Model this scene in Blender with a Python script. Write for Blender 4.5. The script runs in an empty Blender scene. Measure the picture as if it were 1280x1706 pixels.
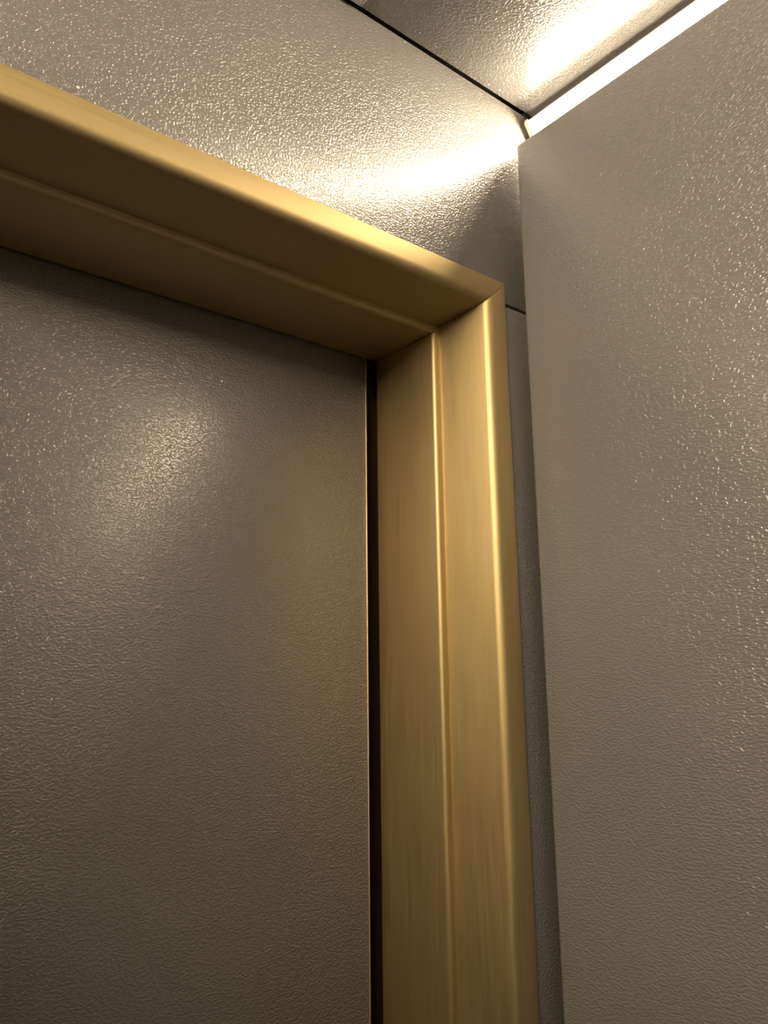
import bpy, bmesh, math
from mathutils import Matrix, Vector

# ------------------------------------------------------------------ camera, light, exposure
S, Z0 = 0.75, 1.58                    # survey units -> metres, camera height above the lift floor
scene = bpy.context.scene
C = scene.collection

def P(x, y, z):
    return Vector((x * S, y * S, z * S + Z0))

YAW, PITCH, ROLL = math.radians(38.923), math.radians(12.409), math.radians(-0.681)
FPX = 1328.4
cam_d = bpy.data.cameras.new('camera')
cam = bpy.data.objects.new('camera', cam_d)
C.objects.link(cam)
fw = Vector((math.sin(YAW) * math.cos(PITCH), math.cos(YAW) * math.cos(PITCH), math.sin(PITCH)))
rt = Vector((math.cos(YAW), -math.sin(YAW), 0))
up = rt.cross(fw)
r2 = rt * math.cos(ROLL) + up * math.sin(ROLL)
u2 = -rt * math.sin(ROLL) + up * math.cos(ROLL)
m = Matrix((r2, u2, -fw)).transposed().to_4x4()
m.translation = P(-1.1117, -0.95, 0)
cam.matrix_world = m
cam_d.sensor_fit = 'HORIZONTAL'
cam_d.sensor_width = 36.0
cam_d.lens = FPX / 1280 * 36.0
cam_d.clip_start = 0.01
scene.camera = cam

LED_COLOUR = (1.0, 0.79, 0.53)
LED_STRENGTH = 122.0          # the strip on the right
LED_STRENGTH_LEFT = 335.0      # the strip on the left, out of frame
scene.view_settings.view_transform = 'Standard'
scene.view_settings.look = 'None'
scene.view_settings.exposure = 0.0
scene.view_settings.gamma = 1.0
scene.view_settings.use_curve_mapping = False
world = bpy.data.worlds.new('world')
scene.world = world
world.use_nodes = True
world.node_tree.nodes['Background'].inputs['Color'].default_value = (0, 0, 0, 1)
world.node_tree.nodes['Background'].inputs['Strength'].default_value = 0.0

# ------------------------------------------------------------------ key measures (survey units)
ZC = 1.1824          # ceiling
ZP = 1.0768          # top of the side panels
YP = -0.012          # front edge of the side panels
XW = 0.076           # back of the light cove, right
XC = 0.076           # edge of the ceiling panels above the cove
XL = -2.00           # face of the left side panel
YB = -1.65           # back wall
ZF = -Z0 / S         # floor
XF, ZH = -0.0385, 0.7609          # outer corner of the brass frame (right, top)
XFL = -1.20              # its outer corner on the left
ZJ = 0.7166          # joint between the transom panel and the column panel
YD = 0.3094          # face of the door leaf
YWALL = 0.004        # face of the front wall, the frame stands proud of it

# ------------------------------------------------------------------ materials
def new_mat(name):
    mt = bpy.data.materials.new(name)
    mt.use_nodes = True
    nt = mt.node_tree
    nt.nodes.clear()
    out = nt.nodes.new('ShaderNodeOutputMaterial')
    b = nt.nodes.new('ShaderNodeBsdfPrincipled')
    nt.links.new(b.outputs[0], out.inputs[0])
    return mt, nt, b

def node(nt, kind, **kw):
    n = nt.nodes.new(kind)
    for k, v in kw.items():
        setattr(n, k, v)
    return n

def leather_paint(name, colour, rough, stretch, bump=0.68, flecks=()):
    """dark grey laminate with a fine wrinkled leather grain"""
    mt, nt, b = new_mat(name)
    geo = node(nt, 'ShaderNodeNewGeometry')
    mp = node(nt, 'ShaderNodeMapping')
    mp.inputs['Scale'].default_value = stretch
    nt.links.new(geo.outputs['Position'], mp.inputs['Vector'])
    n1 = node(nt, 'ShaderNodeTexNoise')
    n1.inputs['Scale'].default_value = 320
    n1.inputs['Detail'].default_value = 0.0
    n1.inputs['Distortion'].default_value = 0.4
    nt.links.new(mp.outputs[0], n1.inputs['Vector'])
    rp = node(nt, 'ShaderNodeMapRange', interpolation_type='SMOOTHSTEP')
    rp.inputs['From Min'].default_value = 0.36
    rp.inputs['From Max'].default_value = 0.64
    nt.links.new(n1.outputs['Fac'], rp.inputs['Value'])
    bp = node(nt, 'ShaderNodeBump')
    bp.inputs['Strength'].default_value = bump
    bp.inputs['Distance'].default_value = 0.0006
    nt.links.new(rp.outputs[0], bp.inputs['Height'])
    nt.links.new(bp.outputs[0], b.inputs['Normal'])
    # faint tone drift
    n2 = node(nt, 'ShaderNodeTexNoise')
    n2.inputs['Scale'].default_value = 5
    nt.links.new(geo.outputs['Position'], n2.inputs['Vector'])
    mx = node(nt, 'ShaderNodeMix', data_type='RGBA')
    mx.inputs['A'].default_value = (*[c * 0.95 for c in colour], 1)
    mx.inputs['B'].default_value = (*[c * 1.05 for c in colour], 1)
    nt.links.new(n2.outputs['Fac'], mx.inputs['Factor'])
    last = mx.outputs['Result']
    for p, r in flecks:                               # small chips in the paint
        d = node(nt, 'ShaderNodeVectorMath', operation='DISTANCE')
        d.inputs[1].default_value = p
        nt.links.new(geo.outputs['Position'], d.inputs[0])
        lt = node(nt, 'ShaderNodeMath', operation='LESS_THAN')
        lt.inputs[1].default_value = r
        nt.links.new(d.outputs['Value'], lt.inputs[0])
        m2 = node(nt, 'ShaderNodeMix', data_type='RGBA')
        m2.inputs['B'].default_value = (0.75, 0.72, 0.68, 1)
        nt.links.new(lt.outputs[0], m2.inputs['Factor'])
        nt.links.new(last, m2.inputs['A'])
        last = m2.outputs['Result']
    nt.links.new(last, b.inputs['Base Color'])
    b.inputs['Roughness'].default_value = rough
    b.inputs['Specular IOR Level'].default_value = 0.95
    return mt

def brushed_brass(name, colour, rough, stretch, grain, aniso=0.9):
    mt, nt, b = new_mat(name)
    geo = node(nt, 'ShaderNodeNewGeometry')
    mp = node(nt, 'ShaderNodeMapping')
    mp.inputs['Scale'].default_value = stretch
    mp.inputs['Rotation'].default_value = (math.radians(9), 0, 0)
    nt.links.new(geo.outputs['Position'], mp.inputs['Vector'])
    n1 = node(nt, 'ShaderNodeTexNoise')
    n1.inputs['Scale'].default_value = 1.0
    n1.inputs['Detail'].default_value = 3
    nt.links.new(mp.outputs[0], n1.inputs['Vector'])
    mx = node(nt, 'ShaderNodeMix', data_type='RGBA')
    mx.inputs['A'].default_value = (*[c * 0.86 for c in colour], 1)
    mx.inputs['B'].default_value = (*[c * 1.12 for c in colour], 1)
    nt.links.new(n1.outputs['Fac'], mx.inputs['Factor'])
    nt.links.new(mx.outputs['Result'], b.inputs['Base Color'])
    rr = node(nt, 'ShaderNodeMapRange')
    rr.inputs['To Min'].default_value = rough - 0.06
    rr.inputs['To Max'].default_value = rough + 0.08
    nt.links.new(n1.outputs['Fac'], rr.inputs['Value'])
    nt.links.new(rr.outputs[0], b.inputs['Roughness'])
    bp = node(nt, 'ShaderNodeBump')
    bp.inputs['Strength'].default_value = 0.25
    bp.inputs['Distance'].default_value = 0.0003
    nt.links.new(n1.outputs['Fac'], bp.inputs['Height'])
    nt.links.new(bp.outputs[0], b.inputs['Normal'])
    b.inputs['Metallic'].default_value = 1.0
    b.inputs['Anisotropic'].default_value = aniso
    b.inputs['Anisotropic Rotation'].default_value = 0.25
    tg = node(nt, 'ShaderNodeCombineXYZ')              # direction of the brushing
    for i in range(3):
        tg.inputs[i].default_value = grain[i]
    nt.links.new(tg.outputs[0], b.inputs['Tangent'])
    return mt

def plain(name, colour, rough=0.5, metal=0.0):
    mt, nt, b = new_mat(name)
    n2 = node(nt, 'ShaderNodeTexNoise')
    n2.inputs['Scale'].default_value = 40
    mx = node(nt, 'ShaderNodeMix', data_type='RGBA')
    mx.inputs['A'].default_value = (*[c * 0.93 for c in colour], 1)
    mx.inputs['B'].default_value = (*[c * 1.07 for c in colour], 1)
    nt.links.new(n2.outputs['Fac'], mx.inputs['Factor'])
    nt.links.new(mx.outputs['Result'], b.inputs['Base Color'])
    b.inputs['Roughness'].default_value = rough
    b.inputs['Metallic'].default_value = metal
    return mt

def glow(name, colour, strength):
    mt, nt, b = new_mat(name)
    b.inputs['Base Color'].default_value = (0.8, 0.8, 0.8, 1)
    b.inputs['Emission Color'].default_value = (*colour, 1)
    b.inputs['Emission Strength'].default_value = strength
    return mt

GREY = (0.155, 0.153, 0.154)
M_FRONT = leather_paint('front_laminate', GREY, 0.26, (1.0, 1.0, 1.25), flecks=[(P(-0.8516, YWALL, 0.778), 0.0016), (P(-0.2774, YWALL, 1.1772), 0.0009), (P(-0.4377, YWALL, 1.0755), 0.0009)])
M_SIDE = leather_paint('side_laminate', GREY, 0.27, (1.0, 0.62, 1.35), flecks=[(P(0.0, -0.2798, 0.7173), 0.001)])
M_DOOR = leather_paint('door_laminate', GREY, 0.27, (0.8, 1.0, 1.25), flecks=[(P(-0.4742, YD, 0.5538), 0.0013)])
M_CEIL = leather_paint('ceiling_laminate', GREY, 0.25, (1.0, 1.0, 1.0), flecks=[(P(x, y, ZC), r) for x, y, r in ((-0.0703, -0.0132, 0.0014), (-0.0422, -0.0163, 0.0016), (-0.0336, -0.0167, 0.001), (-0.2655, -0.025, 0.001), (-0.2198, -0.0194, 0.001), (-0.1644, -0.0157, 0.0008))])
M_SHADOWGAP = plain('dark_backing', (0.02, 0.018, 0.016), 0.8)
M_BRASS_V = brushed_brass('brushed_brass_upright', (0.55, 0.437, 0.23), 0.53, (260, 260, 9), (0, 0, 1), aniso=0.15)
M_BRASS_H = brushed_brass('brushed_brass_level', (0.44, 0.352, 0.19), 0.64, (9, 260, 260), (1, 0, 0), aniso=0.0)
M_BRASS_EDGE = plain('brass_edge', (0.80, 0.68, 0.48), 0.5, 1.0)
M_CHANNEL = plain('shaded_brass', (0.30, 0.21, 0.10), 0.5, 1.0)  # brass with the shade behind the jamb mixed into its colour
M_COVE = plain('cove_paint', (0.45, 0.44, 0.43), 0.6)
M_ALU = plain('aluminium_channel', (0.55, 0.53, 0.5), 0.4, 1.0)
M_CAP = plain('pale_plastic', (0.75, 0.62, 0.45), 0.5)
M_LED = glow('led_diffuser', LED_COLOUR, LED_STRENGTH)
M_LED_LEFT = glow('led_diffuser_bright', LED_COLOUR, LED_STRENGTH_LEFT)
M_FLOOR = plain('dark_stone_floor', (0.14, 0.135, 0.13), 0.45)

# ------------------------------------------------------------------ helpers
def link(name, bm, mat, parent=None, smooth=False):
    me = bpy.data.meshes.new(name)
    bmesh.ops.recalc_face_normals(bm, faces=bm.faces)
    bm.to_mesh(me)
    bm.free()
    if smooth:
        for p in me.polygons:
            p.use_smooth = True
        try:
            me.set_sharp_from_angle(angle=math.radians(32))
        except Exception:
            pass
    me.materials.append(mat)
    o = bpy.data.objects.new(name, me)
    C.objects.link(o)
    if parent:
        o.parent = parent
        o.matrix_parent_inverse = parent.matrix_world.inverted()
    return o

def empty(name, loc=(0, 0, 0)):
    o = bpy.data.objects.new(name, None)
    o.location = loc
    C.objects.link(o)
    o.matrix_world = Matrix.Translation(loc)
    return o

def tag(o, label, cat, kind=None, group=None):
    o['label'] = label
    o['category'] = cat
    if kind:
        o['kind'] = kind
    if group:
        o['group'] = group
    return o

def box(bm, a, b, bev=0.0, seg=2):
    """box between two survey points"""
    a, b = P(*a), P(*b)
    lo = Vector([min(a[i], b[i]) for i in range(3)])
    hi = Vector([max(a[i], b[i]) for i in range(3)])
    r = bmesh.ops.create_cube(bm, size=1.0)
    for v in r['verts']:
        v.co = Vector([(lo[i] + hi[i]) / 2 + v.co[i] * (hi[i] - lo[i]) for i in range(3)])
    if bev:
        es = list({e for v in r['verts'] for e in v.link_edges})
        bmesh.ops.bevel(bm, geom=es, offset=bev, segments=seg, profile=0.5, affect='EDGES')

def slab(name, a, b, mat, parent=None, bev=0.0, seg=2):
    bm = bmesh.new()
    box(bm, a, b, bev, seg)
    return link(name, bm, mat, parent, smooth=bev > 0)

def arc(cx, cy, r, a0, a1, n=6):
    return [(cx + r * math.cos(a0 + (a1 - a0) * i / n), cy + r * math.sin(a0 + (a1 - a0) * i / n)) for i in range(n + 1)]

def bend(p0, p1, p2, r, n=7):
    """fillet of radius r at p1 of the polyline p0-p1-p2"""
    a, b, c = Vector(p0), Vector(p1), Vector(p2)
    u, v = (a - b).normalized(), (c - b).normalized()
    ang = u.angle(v)
    t = r / math.tan(ang / 2)
    s, e = b + u * t, b + v * t
    ctr = b + (u + v).normalized() * (r / math.sin(ang / 2))
    a0 = math.atan2(s.y - ctr.y, s.x - ctr.x)
    a1 = math.atan2(e.y - ctr.y, e.x - ctr.x)
    d = (a1 - a0 + math.pi) % (2 * math.pi) - math.pi
    return arc(ctr.x, ctr.y, r, a0, a0 + d, n)

# ------------------------------------------------------------------ setting: floor, walls, ceiling
fl = slab('floor', (XL - 0.12, YB - 0.1, ZF - 0.05), (0.12, 0.6, ZF), M_FLOOR)
tag(fl, 'dark stone floor of the lift car', 'floor', 'structure')

# right wall: a backing with the folded laminate panel standing in front of it
wr = slab('wall_right', (XW, YB, ZF), (XW + 0.03, 0.06, ZC + 0.06), M_COVE)
tag(wr, 'right wall of the lift car behind the grey panel', 'wall', 'structure')
slab('panel', (0.0, YB + 0.012, ZF + 0.06), (0.034, YP, ZP), M_SIDE, wr, bev=0.0075, seg=5)
# left wall, the mirror image
wl = slab('wall_left', (XL - XW, YB, ZF), (XL - XW - 0.03, 0.06, ZC + 0.06), M_COVE)
tag(wl, 'left wall of the lift car behind its grey panel', 'wall', 'structure')
slab('panel', (XL, YB + 0.012, ZF + 0.06), (XL - 0.034, YP, ZP), M_SIDE, wl, bev=0.0075, seg=5)
# back wall
wb = slab('wall_back', (XL - XW - 0.03, YB, ZF), (XW + 0.03, YB - 0.03, ZC + 0.06), M_SHADOWGAP)
tag(wb, 'back wall of the lift car', 'wall', 'structure')
slab('panel', (XL + 0.01, YB, ZF + 0.06), (-0.01, YB + 0.01, ZC - 0.01), M_FRONT, wb, bev=0.003)

# front wall: transom panel over the door, a column panel at either side
wf = empty('wall_front', P(-0.8, YWALL, ZF))
tag(wf, 'grey laminate front wall around the brass door frame', 'wall', 'structure')
W0, W1 = XL - XW, XW
yb = YWALL + 0.035
DI = 0.0475                                            # where the wall stops behind the frame
slab('transom_panel', (W0, YWALL, ZJ + 0.0055), (W1, yb, ZC), M_FRONT, wf, bev=0.0012)
# the transom is cut above the opening by the frame's own lintel; columns stand under it
slab('column_panel', (XF - 0.018, YWALL, ZF), (W1, yb, ZJ), M_FRONT, wf, bev=0.0018, seg=3)
slab('column_panel', (W0, YWALL, ZF), (XFL + 0.018, yb, ZJ), M_FRONT, wf, bev=0.0012)
slab('backing', (W0, yb + 0.002, ZJ), (W1, yb + 0.012, ZC + 0.06), M_SHADOWGAP, wf)

# ceiling: two laminate panels, the left one hangs a little lower
ce = empty('ceiling', P(-0.8, -0.9, ZC))
tag(ce, 'grey laminate ceiling of the lift car', 'ceiling', 'structure')
XJ = -0.3885
slab('panel', (XJ + 0.0015, YB + 0.01, ZC), (XC, -0.0035, ZC + 0.02), M_CEIL, ce, bev=0.001)
slab('panel', (XL - XJ + 0.001, YB + 0.01, ZC - 0.006), (XJ - 0.001, -0.008, ZC + 0.02), M_CEIL, ce, bev=0.001)
slab('panel', (XL - XC, YB + 0.01, ZC), (XL - XJ - 0.0015, -0.0035, ZC + 0.02), M_CEIL, ce, bev=0.001)
slab('backing', (XL - XW, YB, ZC + 0.03), (XW, yb, ZC + 0.05), M_SHADOWGAP, ce)

# ------------------------------------------------------------------ brass door frame (stepped, mitred)
W = 0.0477
A0, A1 = (W, 0.0), (0.0658, 0.1178)                    # first reveal, slightly splayed
B0, B1 = (0.0808, 0.1178), (0.0808, 0.2994)            # second reveal behind a small step
prof = [(0.0, 0.03)]
prof += bend((0.0, 0.03), (0.0, 0.0), A0, 0.0012, 3)
prof += bend((0.0, 0.0), A0, A1, 0.017, 10)
prof += [A1]
prof += bend(A1, B0, B1, 0.009, 9)
prof += bend(B0, B1, (0.07, 0.2994), 0.002, 3)
prof += [(0.0755, 0.2994), (0.0755, 0.1225), (0.058, 0.1225), (0.042, 0.012), (0.006, 0.010), (0.006, 0.03)]

def jamb(side):
    bm = bmesh.new()
    lo, hi = [], []
    for d, y in prof:
        x = XF - d if side > 0 else XFL + d
        lo.append(bm.verts.new(P(x, y, ZF)))
        hi.append(bm.verts.new(P(x, y, ZH - d - 0.0011)))
    n = len(prof)
    for i in range(n):
        j = (i + 1) % n
        bm.faces.new((lo[i], lo[j], hi[j], hi[i]))
    bm.faces.new(lo)
    bm.faces.new(hi)
    bmesh.ops.triangulate(bm, faces=[f for f in bm.faces if len(f.verts) > 4])
    return bm

def lintel():
    bm = bmesh.new()
    a, b = [], []
    for d, y in prof:
        a.append(bm.verts.new(P(XFL + d, y, ZH - d)))
        b.append(bm.verts.new(P(XF - d, y, ZH - d)))
    n = len(prof)
    for i in range(n):
        j = (i + 1) % n
        bm.faces.new((a[i], a[j], b[j], b[i]))
    bm.faces.new(a)
    bm.faces.new(b)
    bmesh.ops.triangulate(bm, faces=[f for f in bm.faces if len(f.verts) > 4])
    return bm

fr = empty('trim_1', P((XF + XFL) / 2, 0, ZF))
tag(fr, 'stepped brushed brass frame around the lift door', 'door frame', 'structure')
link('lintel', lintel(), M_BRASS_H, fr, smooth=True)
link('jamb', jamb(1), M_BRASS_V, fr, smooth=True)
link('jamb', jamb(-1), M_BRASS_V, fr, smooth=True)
# brass channel, its colour darkened for the jamb's shade, in which the door edge runs, behind the inner reveal
slab('door_channel', (-0.144, YD + 0.024, ZF), (-0.085, YD + 0.032, ZH - 0.04), M_CHANNEL, fr)
slab('door_channel', (XFL + 0.105, YD + 0.024, ZF), (XFL + 0.045, YD + 0.032, ZH - 0.04), M_CHANNEL, fr)

# ------------------------------------------------------------------ door leaf
XD = -0.1396
XDL = XFL + 0.1011
dr = empty('door_1', P((XD + XDL) / 2, YD, ZF))
tag(dr, 'closed grey leather grained lift door inside the brass frame', 'door', 'structure')
slab('leaf', (XDL, YD, ZF + 0.008), (XD - 0.0028, YD + 0.010, ZH - 0.03), M_DOOR, dr, bev=0.0012)
slab('edge_strip', (XD - 0.0027, YD - 0.0020, ZF + 0.008), (XD, YD + 0.010, ZH - 0.03), M_BRASS_EDGE, dr, bev=0.0009, seg=4)

# ------------------------------------------------------------------ LED strip lights in the coves
def led(side, label):
    def X(x):
        return x if side > 0 else XL - x
    y0, y1 = -0.014, YB + 0.02
    root = empty('led_light_strip', P(X(0.058), (y0 + y1) / 2, 1.112))
    tag(root, label, 'light', group='LED strips in the wall coves')
    def run(name, pr, ya, yb_, mat):
        bm = bmesh.new()
        f0 = [bm.verts.new(P(X(x), ya, z)) for x, z in pr]
        f1 = [bm.verts.new(P(X(x), yb_, z)) for x, z in pr]
        for i in range(len(pr)):
            j = (i + 1) % len(pr)
            bm.faces.new((f0[i], f0[j], f1[j], f1[i]))
        bm.faces.new(f0)
        bm.faces.new(f1)
        bmesh.ops.triangulate(bm, faces=[f for f in bm.faces if len(f.verts) > 4])
        return link(name, bm, mat, root)
    # the flat diffuser slants down towards the car, its lower half hidden behind the panel top
    run('channel', [(XW, 1.110), (0.066, 1.110), (0.0655, 1.1195), (0.0440, 1.1523), (0.0450, 1.157), (XW, 1.157)], y0, y1, M_ALU)
    run('diffuser', [(0.0420, 1.1508), (0.0525, 1.1340), (0.0635, 1.1180), (0.0655, 1.1195), (0.0440, 1.1523)], y0 - 0.001, y1 + 0.006, M_LED if side > 0 else M_LED_LEFT)
    run('end_cap', [(XW, 1.109), (0.064, 1.109), (0.0625, 1.1170), (0.0410, 1.1500), (0.0425, 1.158), (XW, 1.158)], y0 + 0.008, y0 + 0.0002, M_CAP)
    return root

led(1, 'glowing warm white LED strip above the right wall panel')
led(-1, 'warm white LED strip above the left wall panel, out of frame')
